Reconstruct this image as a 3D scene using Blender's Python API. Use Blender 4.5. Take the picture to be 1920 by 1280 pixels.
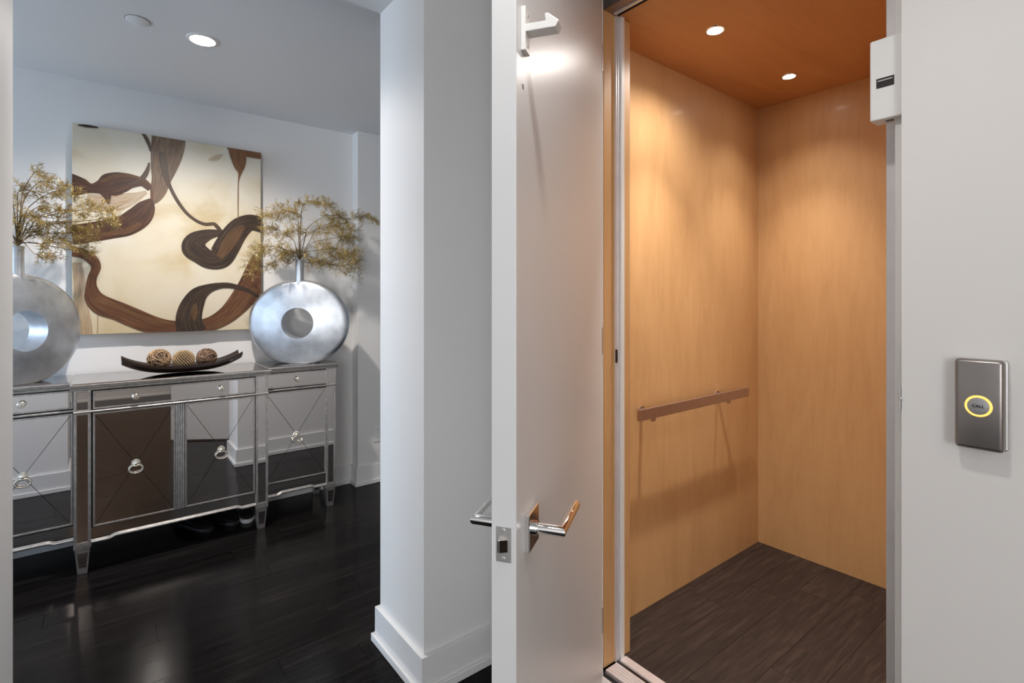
import bpy, bmesh, math, random
from mathutils import Vector, Matrix
for o in list(bpy.data.objects):
    bpy.data.objects.remove(o, do_unlink=True)
S = bpy.context.scene
COL = S.collection
PI = math.pi

# ------------------------------------------------------------------ camera
cam_d = bpy.data.cameras.new('camera')
cam_d.sensor_fit = 'HORIZONTAL'
cam_d.sensor_width = 36.0
cam_d.lens = 973.0 * 36.0 / 1920.0
cam_d.shift_y = -79.0 / 1920.0
cam_d.clip_start = 0.02
cam = bpy.data.objects.new('camera', cam_d)
COL.objects.link(cam)
YAW = math.radians(90 - 51.654)
cam.location = (0, 0, 1.34)
cam.rotation_euler = (PI / 2, 0, -YAW)
S.camera = cam

# ------------------------------------------------------------------ world, lights, exposure
W = bpy.data.worlds.new('world')
S.world = W
W.use_nodes = True
W.node_tree.nodes['Background'].inputs[0].default_value = (0.62, 0.78, 1.0, 1)
W.node_tree.nodes['Background'].inputs[1].default_value = 2.0
S.view_settings.view_transform = 'Standard'
S.view_settings.look = 'None'
S.view_settings.gamma = 1.0
S.view_settings.use_curve_mapping = False
S.view_settings.exposure = 0.9


def area(name, loc, rot, sx, sy, power, col):
    l = bpy.data.lights.new(name, 'AREA')
    l.shape = 'RECTANGLE'
    l.size = sx
    l.size_y = sy
    l.energy = power
    l.color = col
    o = bpy.data.objects.new(name, l)
    COL.objects.link(o)
    o.location = loc
    o.rotation_euler = rot
    return o


# daylight entering through the window of the console room (window_1)
area('window_daylight', (-3.70, 2.82, 1.45), (0, -PI / 2, 0), 1.7, 1.3, 31, (0.60, 0.775, 1.0))
# soft fill light added behind the camera, set in a made-up hall window
area('hall_fill', (-2.1, -2.32, 1.45), (PI / 2, 0, 0), 1.5, 1.7, 39, (1.0, 0.965, 0.92))
HALL_W, ROOM_W, CAR_W = 10, 62, 15


# ------------------------------------------------------------------ material helpers
def new_mat(name):
    m = bpy.data.materials.new(name)
    m.use_nodes = True
    nt = m.node_tree
    b = nt.nodes['Principled BSDF']
    return m, nt, b


def N(nt, t, **kw):
    n = nt.nodes.new(t)
    for k, v in kw.items():
        setattr(n, k, v)
    return n


def plain(name, col, rough=0.5, metal=0.0, noise=0.0, nscale=8.0, bump=0.0, bscale=200.0, coat=0.0, spec=0.5):
    m, nt, b = new_mat(name)
    b.inputs['Roughness'].default_value = rough
    b.inputs['Metallic'].default_value = metal
    b.inputs['Coat Weight'].default_value = coat
    b.inputs['Coat Roughness'].default_value = 0.08
    b.inputs['Specular IOR Level'].default_value = spec
    tc = N(nt, 'ShaderNodeTexCoord')
    nz = N(nt, 'ShaderNodeTexNoise')
    nz.inputs['Scale'].default_value = nscale
    nz.inputs['Detail'].default_value = 4
    nt.links.new(tc.outputs['Object'], nz.inputs['Vector'])
    r = N(nt, 'ShaderNodeValToRGB')
    r.color_ramp.elements[0].position = 0.3
    r.color_ramp.elements[1].position = 0.7
    r.color_ramp.elements[0].color = tuple(c * (1 - noise) for c in col) + (1,)
    r.color_ramp.elements[1].color = tuple(min(1, c * (1 + noise)) for c in col) + (1,)
    nt.links.new(nz.outputs['Fac'], r.inputs['Fac'])
    nt.links.new(r.outputs['Color'], b.inputs['Base Color'])
    if bump > 0:
        n2 = N(nt, 'ShaderNodeTexNoise')
        n2.inputs['Scale'].default_value = bscale
        n2.inputs['Detail'].default_value = 2
        nt.links.new(tc.outputs['Object'], n2.inputs['Vector'])
        bp = N(nt, 'ShaderNodeBump')
        bp.inputs['Strength'].default_value = bump
        bp.inputs['Distance'].default_value = 0.002
        nt.links.new(n2.outputs['Fac'], bp.inputs['Height'])
        nt.links.new(bp.outputs['Normal'], b.inputs['Normal'])
    return m


def emit(name, col, strength):
    m, nt, b = new_mat(name)
    b.inputs['Base Color'].default_value = (*col, 1)
    b.inputs['Emission Color'].default_value = (*col, 1)
    b.inputs['Emission Strength'].default_value = strength
    return m


def wood_mat(name, dark, mid, light, rough, scale, axis='Z', coat=0.0, spec=0.5, random_per_object=False, stretch=14.0, figure=0.0, vary=0.29):
    """grain stretched along one axis, from layered noise; colour belongs to the timber itself"""
    m, nt, b = new_mat(name)
    tc = N(nt, 'ShaderNodeTexCoord')
    vec = tc.outputs['Object']
    if random_per_object:
        oi = N(nt, 'ShaderNodeObjectInfo')
        mul = N(nt, 'ShaderNodeMath', operation='MULTIPLY')
        mul.inputs[1].default_value = 37.0
        nt.links.new(oi.outputs['Random'], mul.inputs[0])
        comb = N(nt, 'ShaderNodeCombineXYZ')
        nt.links.new(mul.outputs[0], comb.inputs[0])
        nt.links.new(mul.outputs[0], comb.inputs[1])
        add = N(nt, 'ShaderNodeVectorMath', operation='ADD')
        nt.links.new(vec, add.inputs[0])
        nt.links.new(comb.outputs[0], add.inputs[1])
        vec = add.outputs[0]
    mp = N(nt, 'ShaderNodeMapping')
    sc = [scale * stretch] * 3
    sc['XYZ'.index(axis)] = scale
    mp.inputs['Scale'].default_value = sc
    nt.links.new(vec, mp.inputs['Vector'])
    n1 = N(nt, 'ShaderNodeTexNoise')
    n1.inputs['Scale'].default_value = 1.0
    n1.inputs['Detail'].default_value = 7
    n1.inputs['Roughness'].default_value = 0.62
    n1.inputs['Distortion'].default_value = 0.6
    nt.links.new(mp.outputs[0], n1.inputs['Vector'])
    # broad figure of the veneer
    mp2 = N(nt, 'ShaderNodeMapping')
    s2 = [3.2] * 3
    s2['XYZ'.index(axis)] = 0.9
    mp2.inputs['Scale'].default_value = s2
    nt.links.new(vec, mp2.inputs['Vector'])
    n2 = N(nt, 'ShaderNodeTexNoise')
    n2.inputs['Scale'].default_value = 1.3
    n2.inputs['Detail'].default_value = 5
    n2.inputs['Distortion'].default_value = 1.2
    nt.links.new(mp2.outputs[0], n2.inputs['Vector'])
    mix = N(nt, 'ShaderNodeMix')
    mix.data_type = 'FLOAT'
    mix.inputs[0].default_value = figure
    nt.links.new(n1.outputs['Fac'], mix.inputs[2])
    nt.links.new(n2.outputs['Fac'], mix.inputs[3])
    r = N(nt, 'ShaderNodeValToRGB')
    e = r.color_ramp.elements
    e[0].position = 0.3
    e[0].color = (*dark, 1)
    e[1].position = 0.72
    e[1].color = (*light, 1)
    k = e.new(0.5)
    k.color = (*mid, 1)
    nt.links.new(mix.outputs[0], r.inputs['Fac'])
    out = r.outputs['Color']
    if random_per_object:
        hsv = N(nt, 'ShaderNodeHueSaturation')
        mr = N(nt, 'ShaderNodeMapRange')
        mr.inputs['To Min'].default_value = 1 - vary
        mr.inputs['To Max'].default_value = 1 + vary
        nt.links.new(oi.outputs['Random'], mr.inputs['Value'])
        nt.links.new(mr.outputs[0], hsv.inputs['Value'])
        nt.links.new(out, hsv.inputs['Color'])
        out = hsv.outputs['Color']
    nt.links.new(out, b.inputs['Base Color'])
    b.inputs['Roughness'].default_value = rough
    b.inputs['Specular IOR Level'].default_value = spec
    b.inputs['Coat Weight'].default_value = coat
    b.inputs['Coat Roughness'].default_value = 0.12
    bp = N(nt, 'ShaderNodeBump')
    bp.inputs['Strength'].default_value = 0.12
    bp.inputs['Distance'].default_value = 0.001
    nt.links.new(n1.outputs['Fac'], bp.inputs['Height'])
    nt.links.new(bp.outputs['Normal'], b.inputs['Normal'])
    return m


M = {}
M['wall'] = plain('painted_wall', (0.77, 0.76, 0.745), 0.55, noise=0.012, nscale=2, bump=0.05, bscale=260)
M['wall_tan'] = plain('tan_wall', (0.62, 0.46, 0.34), 0.55, noise=0.02, nscale=2)
M['ceiling'] = plain('ceiling_paint', (0.77, 0.77, 0.775), 0.7, noise=0.01, nscale=2)
M['trim'] = plain('trim_paint', (0.76, 0.755, 0.745), 0.3, noise=0.01)
M['door'] = plain('door_paint', (0.715, 0.725, 0.735), 0.31, noise=0.012, nscale=3, bump=0.04, bscale=60)
M['white_metal'] = plain('white_enamel', (0.78, 0.78, 0.77), 0.3, noise=0.01)
M['black'] = plain('black_shaft', (0.01, 0.01, 0.011), 0.7, noise=0.1)
M['dark'] = plain('dark_backing', (0.03, 0.028, 0.026), 0.6, noise=0.1)
M['maple'] = wood_mat('maple_veneer', (0.535, 0.305, 0.132), (0.605, 0.358, 0.163), (0.665, 0.41, 0.193), 0.45, 5.0, 'Z', coat=0.04, stretch=7, figure=0.55)
M['maple_ceiling'] = wood_mat('maple_ceiling', (0.52, 0.245, 0.095), (0.58, 0.285, 0.115), (0.63, 0.325, 0.14), 0.45, 3.0, 'X', coat=0.03, stretch=9, figure=0.55)
M['plank'] = wood_mat('espresso_oak', (0.0035, 0.003, 0.003), (0.0075, 0.0065, 0.0062), (0.021, 0.0175, 0.016), 0.17, 2.2, 'X', spec=0.08, random_per_object=True, stretch=15, figure=0.25)
M['car_plank'] = wood_mat('espresso_oak_matt', (0.016, 0.0105, 0.0085), (0.031, 0.0205, 0.017), (0.07, 0.047, 0.038), 0.5, 5.5, 'X', spec=0.35, random_per_object=True, stretch=9, figure=0.25, vary=0.10)
M['subfloor'] = plain('subfloor', (0.006, 0.005, 0.005), 0.7, noise=0.1)
M['aluminium'] = plain('satin_aluminium', (0.72, 0.71, 0.72), 0.4, metal=0.4, noise=0.04, nscale=20)
M['sill'] = plain('sill_aluminium', (0.80, 0.74, 0.74), 0.45, metal=0.6, noise=0.05, nscale=30)
M['bronze'] = plain('bronze_header', (0.34, 0.26, 0.22), 0.4, metal=0.7, noise=0.05)
M['chrome'] = plain('polished_chrome', (0.84, 0.83, 0.82), 0.07, metal=1.0, noise=0.01)
M['steel'] = plain('satin_steel', (0.58, 0.57, 0.56), 0.42, metal=0.75, noise=0.03, nscale=14)
M['brushed'] = plain('brushed_steel', (0.33, 0.305, 0.295), 0.34, metal=0.92, noise=0.06, nscale=9)
M['button'] = plain('matt_button', (0.36, 0.36, 0.37), 0.5, metal=0.4, noise=0.03)
M['rail'] = plain('brushed_rail', (0.50, 0.40, 0.37), 0.3, metal=0.9, noise=0.05, nscale=30)
M['mirror'] = plain('smoked_mirror', (0.74, 0.70, 0.68), 0.018, metal=1.0, noise=0.012, nscale=3)
M['top_mirror'] = plain('smoked_top_mirror', (0.40, 0.375, 0.36), 0.03, metal=1.0, noise=0.02, nscale=3)
M['silver'] = plain('silver_leaf_moulding', (0.60, 0.575, 0.55), 0.3, metal=0.85, noise=0.16, nscale=45, bump=0.25, bscale=160)
M['champagne'] = plain('champagne_hardware', (0.80, 0.76, 0.66), 0.25, metal=0.9, noise=0.08, nscale=60)
M['vase'] = plain('silver_leaf_vase', (0.58, 0.61, 0.65), 0.35, metal=0.88, noise=0.2, nscale=11, bump=0.2, bscale=22)
M['gold'] = plain('gilded_twig', (0.40, 0.295, 0.105), 0.4, metal=0.5, noise=0.4, nscale=18)
M['gold_dark'] = plain('bronzed_stem', (0.16, 0.105, 0.055), 0.5, metal=0.4, noise=0.2, nscale=18)
M['rattan'] = plain('natural_rattan', (0.48, 0.31, 0.17), 0.6, noise=0.25, nscale=40)
M['rattan_pale'] = plain('pale_rattan', (0.56, 0.40, 0.22), 0.6, noise=0.2, nscale=40)
M['rattan_dark'] = plain('brown_rattan', (0.26, 0.155, 0.095), 0.6, noise=0.35, nscale=40)
M['rattan_core'] = plain('rattan_core', (0.10, 0.06, 0.035), 0.8, noise=0.2, nscale=60)
M['tray'] = plain('dark_lacquer_wood', (0.022, 0.014, 0.012), 0.22, noise=0.2, nscale=12)
M['plastic'] = plain('white_plastic', (0.80, 0.80, 0.79), 0.35, noise=0.01)
M['slot'] = plain('dark_slot', (0.018, 0.014, 0.014), 0.3, noise=0.2)
M['leather'] = plain('black_leather', (0.018, 0.018, 0.02), 0.35, noise=0.2, nscale=20)
M['sole'] = plain('pale_rubber', (0.62, 0.63, 0.66), 0.6, noise=0.04)
M['lens'] = emit('downlight_lens', (1.0, 0.97, 0.93), 26.0)
M['call_ring'] = emit('amber_call_ring', (1.0, 0.60, 0.14), 0.52)
M['ink'] = plain('black_ink', (0.01, 0.01, 0.012), 0.6, noise=0.05)
M['glass'] = plain('window_glass', (0.9, 0.95, 1.0), 0.02, noise=0.01)


# ------------------------------------------------------------------ mesh helpers
class MB:
    """collects shapes that belong to ONE part"""

    def __init__(s):
        s.v, s.f, s.uv = [], [], None

    def add(s, vs, fs):
        n = len(s.v)
        s.v += [tuple(v) for v in vs]
        s.f += [tuple(i + n for i in f) for f in fs]
        return s

    def box(s, x0, x1, y0, y1, z0, z1):
        return s.add([(x0, y0, z0), (x1, y0, z0), (x1, y1, z0), (x0, y1, z0), (x0, y0, z1), (x1, y0, z1), (x1, y1, z1), (x0, y1, z1)],
                     [(3, 2, 1, 0), (4, 5, 6, 7), (0, 1, 5, 4), (1, 2, 6, 5), (2, 3, 7, 6), (3, 0, 4, 7)])

    def prism(s, pts, d0, d1, ax='y'):
        """polygon pts in the plane across ax, extruded d0..d1; ax y: (x,z), x: (y,z), z: (x,y)"""
        def P(p, d):
            if ax == 'y':
                return (p[0], d, p[1])
            if ax == 'x':
                return (d, p[0], p[1])
            return (p[0], p[1], d)
        n = len(pts)
        vs = [P(p, d0) for p in pts] + [P(p, d1) for p in pts]
        fs = [tuple(range(n)), tuple(range(2 * n - 1, n - 1, -1))]
        fs += [(i + n, (i + 1) % n + n, (i + 1) % n, i) for i in range(n)]
        return s.add(vs, fs)

    def frustum(s, cx, cy, z0, z1, a0, b0, a1, b1):
        vs = []
        for z, a, b in ((z0, a0, b0), (z1, a1, b1)):
            vs += [(cx - a, cy - b, z), (cx + a, cy - b, z), (cx + a, cy + b, z), (cx - a, cy + b, z)]
        return s.add(vs, [(3, 2, 1, 0), (4, 5, 6, 7), (0, 1, 5, 4), (1, 2, 6, 5), (2, 3, 7, 6), (3, 0, 4, 7)])

    def tube(s, pts, rad, n=8, caps=True):
        """swept circle along pts; rad one number or one per point"""
        pts = [Vector(p) for p in pts]
        if not hasattr(rad, '__len__'):
            rad = [rad] * len(pts)
        base = len(s.v)
        up = None
        for i, p in enumerate(pts):
            t = (pts[min(i + 1, len(pts) - 1)] - pts[max(i - 1, 0)])
            t = t.normalized() if t.length > 1e-9 else Vector((0, 0, 1))
            if up is None:
                up = Vector((0, 0, 1)) if abs(t.z) < 0.9 else Vector((1, 0, 0))
            a = t.cross(up)
            if a.length < 1e-6:
                a = t.cross(Vector((1, 0.3, 0.2)))
            a.normalize()
            b = a.cross(t)
            up = b
            for k in range(n):
                q = 2 * PI * k / n
                s.v.append(tuple(p + (a * math.cos(q) + b * math.sin(q)) * rad[i]))
        for i in range(len(pts) - 1):
            for k in range(n):
                k2 = (k + 1) % n
                s.f.append((base + i * n + k, base + i * n + k2, base + (i + 1) * n + k2, base + (i + 1) * n + k))
        if caps:
            s.f.append(tuple(base + k for k in range(n - 1, -1, -1)))
            s.f.append(tuple(base + (len(pts) - 1) * n + k for k in range(n)))
        return s

    def torus(s, c, R, r, axis=2, n=24, m=8, sx=1.0, sy=1.0):
        base = len(s.v)
        for i in range(n):
            t = 2 * PI * i / n
            for k in range(m):
                q = 2 * PI * k / m
                x, y, z = (R + r * math.cos(q)) * math.cos(t) * sx, (R + r * math.cos(q)) * math.sin(t) * sy, r * math.sin(q)
                p = (x, y, z) if axis == 2 else ((x, z, y) if axis == 1 else (z, x, y))
                s.v.append((c[0] + p[0], c[1] + p[1], c[2] + p[2]))
        for i in range(n):
            for k in range(m):
                i2, k2 = (i + 1) % n, (k + 1) % m
                s.f.append((base + i * m + k, base + i2 * m + k, base + i2 * m + k2, base + i * m + k2))
        return s

    def lathe(s, prof, c=(0, 0, 0), n=32, axis=2):
        """profile (r, h) turned about an axis through c"""
        base = len(s.v)
        for r, h in prof:
            for k in range(n):
                q = 2 * PI * k / n
                x, y = r * math.cos(q), r * math.sin(q)
                p = (x, y, h) if axis == 2 else ((x, h, y) if axis == 1 else (h, x, y))
                s.v.append((c[0] + p[0], c[1] + p[1], c[2] + p[2]))
        for i in range(len(prof) - 1):
            for k in range(n):
                k2 = (k + 1) % n
                s.f.append((base + i * n + k, base + i * n + k2, base + (i + 1) * n + k2, base + (i + 1) * n + k))
        s.f.append(tuple(base + k for k in range(n - 1, -1, -1)))
        s.f.append(tuple(base + (len(prof) - 1) * n + k for k in range(n)))
        return s

    def build(s, name, mat, parent=None, bevel=0.0, smooth=False, seg=2, shift=(0, 0, 0)):
        me = bpy.data.meshes.new(name)
        vs = s.v if shift == (0, 0, 0) else [(a - shift[0], b - shift[1], c - shift[2]) for a, b, c in s.v]
        me.from_pydata(vs, [], s.f)
        bm = bmesh.new()
        bm.from_mesh(me)
        if bevel > 0:
            bmesh.ops.bevel(bm, geom=[e for e in bm.edges if e.calc_face_angle(0) > 0.5], offset=bevel, segments=seg, profile=0.5, affect='EDGES', clamp_overlap=True)
        bmesh.ops.recalc_face_normals(bm, faces=bm.faces)
        bm.to_mesh(me)
        bm.free()
        if smooth:
            for p in me.polygons:
                p.use_smooth = True
            me.set_sharp_from_angle(angle=math.radians(40))
        me.materials.append(M[mat] if isinstance(mat, str) else mat)
        o = bpy.data.objects.new(name, me)
        COL.objects.link(o)
        if parent is not None:
            o.parent = parent
        return o


def tag(o, label, cat=None, group=None, kind=None):
    o['label'] = label
    if cat:
        o['category'] = cat
    if group:
        o['group'] = group
    if kind:
        o['kind'] = kind
    return o


def thing(name, label, cat, loc=(0, 0, 0), rz=0.0, group=None, kind=None):
    o = bpy.data.objects.new(name, None)
    COL.objects.link(o)
    o.empty_display_size = 0.05
    o.location = loc
    o.rotation_euler = (0, 0, rz)
    return tag(o, label, cat, group, kind)


def struct(name, mb, mat, label, cat, bevel=0.0):
    return tag(mb.build(name, mat, None, bevel), label, cat, kind='structure')


def part_box(name, mat, parent, x0, x1, y0, y1, z0, z1, bevel=0.0):
    return MB().box(x0, x1, y0, y1, z0, z1).build(name, mat, parent, bevel)


# ================================================================== the setting
ZC, ZH = 2.55, 2.46            # ceilings: console room, hall
YW, YJ, XJ = 3.72, 3.616, 1.447  # console wall, its jog
PX, PY0, PY1 = 0.858, 1.567, 1.917  # end wall (pillar) beside the opening
LX = -0.186                    # the wall on the left of the opening
XF = 1.30                      # elevator front wall
OY0, OY1, OZ = 0.3425, 1.225, 2.42  # elevator opening

# ---- floor: planks laid along X
fl = struct('floor', MB().box(-3.7, 3.5, -2.3, 3.9, -0.06, -0.013), 'subfloor', 'dark espresso plank floor through the hall and console room', 'floor')
rnd = random.Random(4)
PW = 0.127
y = -2.24
row = 0
while y < 3.78:
    x = -3.6 - rnd.random() * 1.2
    xe = 3.4
    if y + PW > 0.30 and y < 1.56:
        xe = 1.355
    while x < xe - 0.02:
        L = 1.1 + rnd.random() * 0.9
        a, b_ = max(x, -3.6) + 0.0007, min(x + L, xe) - 0.0007
        if b_ - a > 0.05:
            dz = -rnd.random() * 0.0006
            o = MB().box(-(b_ - a) / 2, (b_ - a) / 2, 0.0006, PW - 0.0006, -0.0125, 0).build('plank', 'plank', fl)
            o.location = ((a + b_) / 2, y, dz)
            o.rotation_euler = (rnd.gauss(0, .0016), rnd.gauss(0, .0004), 0)
        x += L
    y += PW
    row += 1

# ---- ceilings
struct('ceiling', MB().box(-3.7, 3.5, PY1, 3.9, ZC, ZC + 0.1), 'ceiling', 'smooth pale grey ceiling over the console room', 'ceiling')
struct('ceiling_hall', MB().box(-3.7, 3.5, -2.3, PY1, ZH, ZC + 0.1), 'ceiling', 'lower white hall ceiling in front of the elevator', 'ceiling')

# ---- console room walls
struct('wall_back', MB().box(-3.7, XJ, YW, YW + 0.15, 0, ZC), 'wall', 'light grey wall behind the mirrored console and painting', 'wall')
struct('wall_jog', MB().box(XJ, 3.5, YJ, YW + 0.15, 0, ZC), 'wall', 'pale grey projecting wall to the right of the console', 'wall')
struct('wall_pillar', MB().box(PX, 3.4, PY0, PY1, 0, ZH), 'wall', 'white wall end standing between console room and elevator', 'wall')
struct('wall_left', MB().box(-3.6, LX, PY0, PY1, 0, ZH), 'wall', 'grey wall end at the left edge of the picture', 'wall')
struct('wall_east', MB().box(3.4, 3.5, PY1, YJ, 0, ZC), 'wall', 'far side wall of the console room, right of the console', 'wall')


def window_wall(name, x0, x1, ya, yb, zc, wy0, wy1, wz0, wz1, label):
    mb = MB().box(x0, x1, ya, wy0, 0, zc).box(x0, x1, wy1, yb, 0, zc).box(x0, x1, wy0, wy1, 0, wz0).box(x0, x1, wy0, wy1, wz1, zc)
    return struct(name, mb, 'wall', label, 'wall')


def window(name, x0, x1, wy0, wy1, wz0, wz1, label):
    w = thing(name, label, 'window', ((x0 + x1) / 2, (wy0 + wy1) / 2, wz0), kind='structure')
    hy, hz, hx = (wy1 - wy0) / 2, wz1 - wz0, (x1 - x0) / 2
    t = 0.05
    for a in (MB().box(-hx, hx, -hy, -hy + t, 0, hz), MB().box(-hx, hx, hy - t, hy, 0, hz), MB().box(-hx, hx, -hy + t, hy - t, 0, t), MB().box(-hx, hx, -hy + t, hy - t, hz - t, hz)):
        a.build('frame_bar', 'trim', w)
    part_box('mullion', 'trim', w, -0.02, 0.02, -0.02, 0.02, t, hz - t)


window_wall('wall_west', -3.7, -3.6, PY1, YW, ZC, 2.12, 3.52, 0.6, 2.3, 'window wall at the left end of the console room')
window('window_1', -3.7, -3.6, 2.12, 3.52, 0.6, 2.3, 'tall white framed window at the left end of the console room')
struct('wall_hall_west', MB().box(-3.7, -3.6, -2.2, PY0, 0, ZH), 'wall', 'plain hall wall far to the left of the camera', 'wall')
sw = MB().box(-3.7, -2.85, -2.3, -2.2, 0, ZH).box(-1.35, XF, -2.3, -2.2, 0, ZH).box(-2.85, -1.35, -2.3, -2.2, 0, 0.6).box(-2.85, -1.35, -2.3, -2.2, 2.3, ZH)
struct('wall_hall_south', sw, 'wall_tan', 'tan hall wall behind the camera', 'wall')
w2 = thing('added_window', 'added white framed window around the fill light behind the camera', 'window', (-2.1, -2.25, 0.6), kind='structure')  # unseen window, added as the opening for the soft fill light
for m_ in (MB().box(-0.75, -0.70, -0.05, 0.05, 0, 1.7), MB().box(0.70, 0.75, -0.05, 0.05, 0, 1.7), MB().box(-0.70, 0.70, -0.05, 0.05, 0, 0.05), MB().box(-0.70, 0.70, -0.05, 0.05, 1.65, 1.7)):
    m_.build('frame_bar', 'trim', w2)
part_box('mullion', 'trim', w2, -0.02, 0.02, -0.02, 0.02, 0.05, 1.65)

# ---- elevator front wall, with the doorway
fw = MB().box(XF, XF + 0.075, -2.3, OY0, 0, ZH).box(XF, XF + 0.075, OY1, PY0, 0, ZH).box(XF, XF + 0.075, OY0, OY1, OZ, ZH)
struct('wall_front', fw, 'wall', 'white wall with the elevator doorway and call button', 'wall')
# hoistway around the car: a black shaft
sh = MB().box(XF + 0.075, 3.4, 1.50, PY0, 0, 2.9).box(XF + 0.075, 3.4, 0.20, 0.30, 0, 2.9).box(3.3, 3.4, 0.30, 1.50, 0, 2.9).box(XF + 0.075, 3.4, 0.2, PY0, 2.9, 2.95)
sh.box(XF, XF + 0.075, OY0, OY1, ZC + 0.1, 2.95)
struct('wall_hoistway', sh, 'black', 'black lined hoistway around the elevator car', 'hoistway')
struct('floor_hoistway', MB().box(XF + 0.105, 3.3, 0.30, 1.50, -0.3, -0.25), 'black', 'black floor of the hoistway under the elevator car', 'hoistway')

# right door jamb and frame strips at the doorway
dj = struct('trim_1', MB().box(XF + 0.045, XF + 0.075, OY0, 0.3668, 0, OZ), 'trim', 'white door stop on the right jamb of the elevator doorway', 'door jamb', 0.002)
tr = struct('trim_2', MB().box(1.43, 1.46, 0.34, 0.4066, 0.0, 2.39), 'aluminium', 'grey metal car post at the right side of the opening', 'post', 0.0015)
# strike plate with curved lip, on the right jamb
st = thing('strike_plate', 'small silver strike plate on the right door jamb', 'strike plate', (XF + 0.022, OY0, 1.06))
MB().box(-0.014, 0.014, 0.0005, 0.003, 0.0, 0.19).build('plate', 'steel', st, 0.0006)
MB().tube([(-0.014, 0.0035, 0.075), (-0.02, 0.003, 0.075), (-0.026, -0.001, 0.075)], 0.003, 6).add([], []).box(-0.026, -0.012, 0.001, 0.004, 0.05, 0.1).build('lip', 'steel', st, 0.001)

# landing sill
tag(MB().box(1.357, 1.40, 0.30, 1.50, -0.04, 0.0).box(1.362, 1.366, 0.30, 1.50, 0, 0.0015).box(1.374, 1.378, 0.30, 1.50, 0, 0.0015).box(1.386, 1.390, 0.30, 1.50, 0, 0.0015).build('trim_3', 'aluminium'),
    'ribbed silver landing sill outside the gap', 'sill', kind='structure')

# ---- elevator car
CX0, CX1, CY0, CY1, CZ = 1.43, 2.85, 0.40, 1.407, 2.39
cfl = struct('floor_car', MB().box(1.545, CX1, CY0, CY1, -0.06, -0.013), 'subfloor', 'dark brown plank floor inside the elevator car', 'floor')
y = CY1 - 0.035
k = 0
rnd = random.Random(11)
while y > CY0 - 0.16:
    x = 1.545 - rnd.random() * 0.9
    wdt = 0.158
    y0_, y1_ = max(CY0, y - wdt), y
    if k == 0:
        y1_ = CY1
        y0_ = CY1 - 0.035
    if y1_ - y0_ > 0.01:
        while x < CX1:
            L = 0.75 + rnd.random() * 0.5
            a, b_ = max(1.545, x) + 0.0006, min(CX1, x + L) - 0.0006
            if b_ - a > 0.03:
                o = MB().box(-(b_ - a) / 2, (b_ - a) / 2, 0, y1_ - y0_ - 0.0012, -0.0125, 0).build('plank', 'car_plank', cfl)
                o.location = ((a + b_) / 2, y0_ + 0.0006, 0)
            x += L
    if k > 0:
        y -= wdt
    k += 1
struct('wall_car_left', MB().box(1.577, CX1 + 0.03, CY1, CY1 + 0.03, -0.02, CZ), 'maple', 'honey maple veneer side wall of the elevator car with handrail', 'wall')
struct('wall_car_back', MB().box(CX1, CX1 + 0.03, CY0 - 0.03, CY1, -0.02, CZ), 'maple', 'honey maple veneer rear wall of the elevator car', 'wall')
struct('wall_car_right', MB().box(1.46, CX1 + 0.03, CY0 - 0.03, CY0, -0.02, CZ), 'maple', 'maple veneer side wall of the elevator car hidden by the right jamb', 'wall')
struct('ceiling_car', MB().box(1.50, CX1 + 0.03, CY0 - 0.03, CY1 + 0.03, CZ, CZ + 0.02), 'maple_ceiling', 'orange maple ceiling panel of the elevator car', 'ceiling')
struct('trim_4', MB().box(CX0, 1.577, 1.27, CY1 + 0.03, 0.002, CZ), 'maple', 'maple front return post at the left of the car opening', 'post', 0.001)
gt = struct('trim_5', MB().box(1.488, 1.533, 1.2655, 1.27, 0.002, CZ), 'aluminium', 'silver gate track running up the left car post', 'track')
part_box('track_rib', 'aluminium', gt, 1.488, 1.4915, 1.262, 1.2655, 0.002, CZ)
part_box('track_rib', 'aluminium', gt, 1.500, 1.5035, 1.262, 1.2655, 0.002, CZ)
part_box('track_post', 'white_metal', gt, 1.512, 1.531, 1.258, 1.2655, 0.002, CZ, 0.001)
part_box('slot', 'slot', gt, 1.4855, 1.4945, 1.2610, 1.2640, 1.106, 1.155)
hd = struct('trim_6', MB().box(CX0, 1.50, 0.34, 1.44, CZ - 0.0005, CZ + 0.008), 'bronze', 'bronze coloured header over the car opening', 'header')
part_box('header_track', 'aluminium', hd, 1.472, 1.484, 0.41, 1.26, CZ - 0.006, CZ - 0.0005)
part_box('header_seal', 'black', hd, 1.494, 1.50, 0.41, 1.26, CZ - 0.004, CZ - 0.0005)
cs = struct('trim_7', MB().box(1.43, 1.545, 0.41, 1.262, -0.05, 0.0), 'sill', 'ribbed pinkish aluminium sill of the elevator car', 'sill')
for xa, xb, zz in ((1.432, 1.440, .002), (1.444, 1.452, .002), (1.456, 1.464, .002), (1.468, 1.476, .002), (1.480, 1.490, .002), (1.508, 1.543, .004)):
    part_box('sill_rib', 'sill', cs, xa, xb, 0.41, 1.262, 0, zz, 0.0006)
part_box('sill_groove', 'slot', cs, 1.4925, 1.505, 0.41, 1.262, 0, 0.0006)


# ---- baseboards with shoe moulding
def baseboard(name, runs, label, h=0.135, zoff=0.0):
    """runs: list of axis-aligned boxes (x0,x1,y0,y1) of the board; the shoe is the second entry"""
    b, s = MB(), MB()
    for (x0, x1, y0, y1), (sx0, sx1, sy0, sy1) in runs:
        b.box(x0, x1, y0, y1, 0.0005, h)
        s.box(sx0, sx1, sy0, sy1, 0.0005, 0.03)
    o = tag(b.build(name, 'trim', None, 0.0015), label, 'baseboard', kind='structure')
    s.build('shoe_moulding', 'trim', o, 0.003)
    return o


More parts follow.
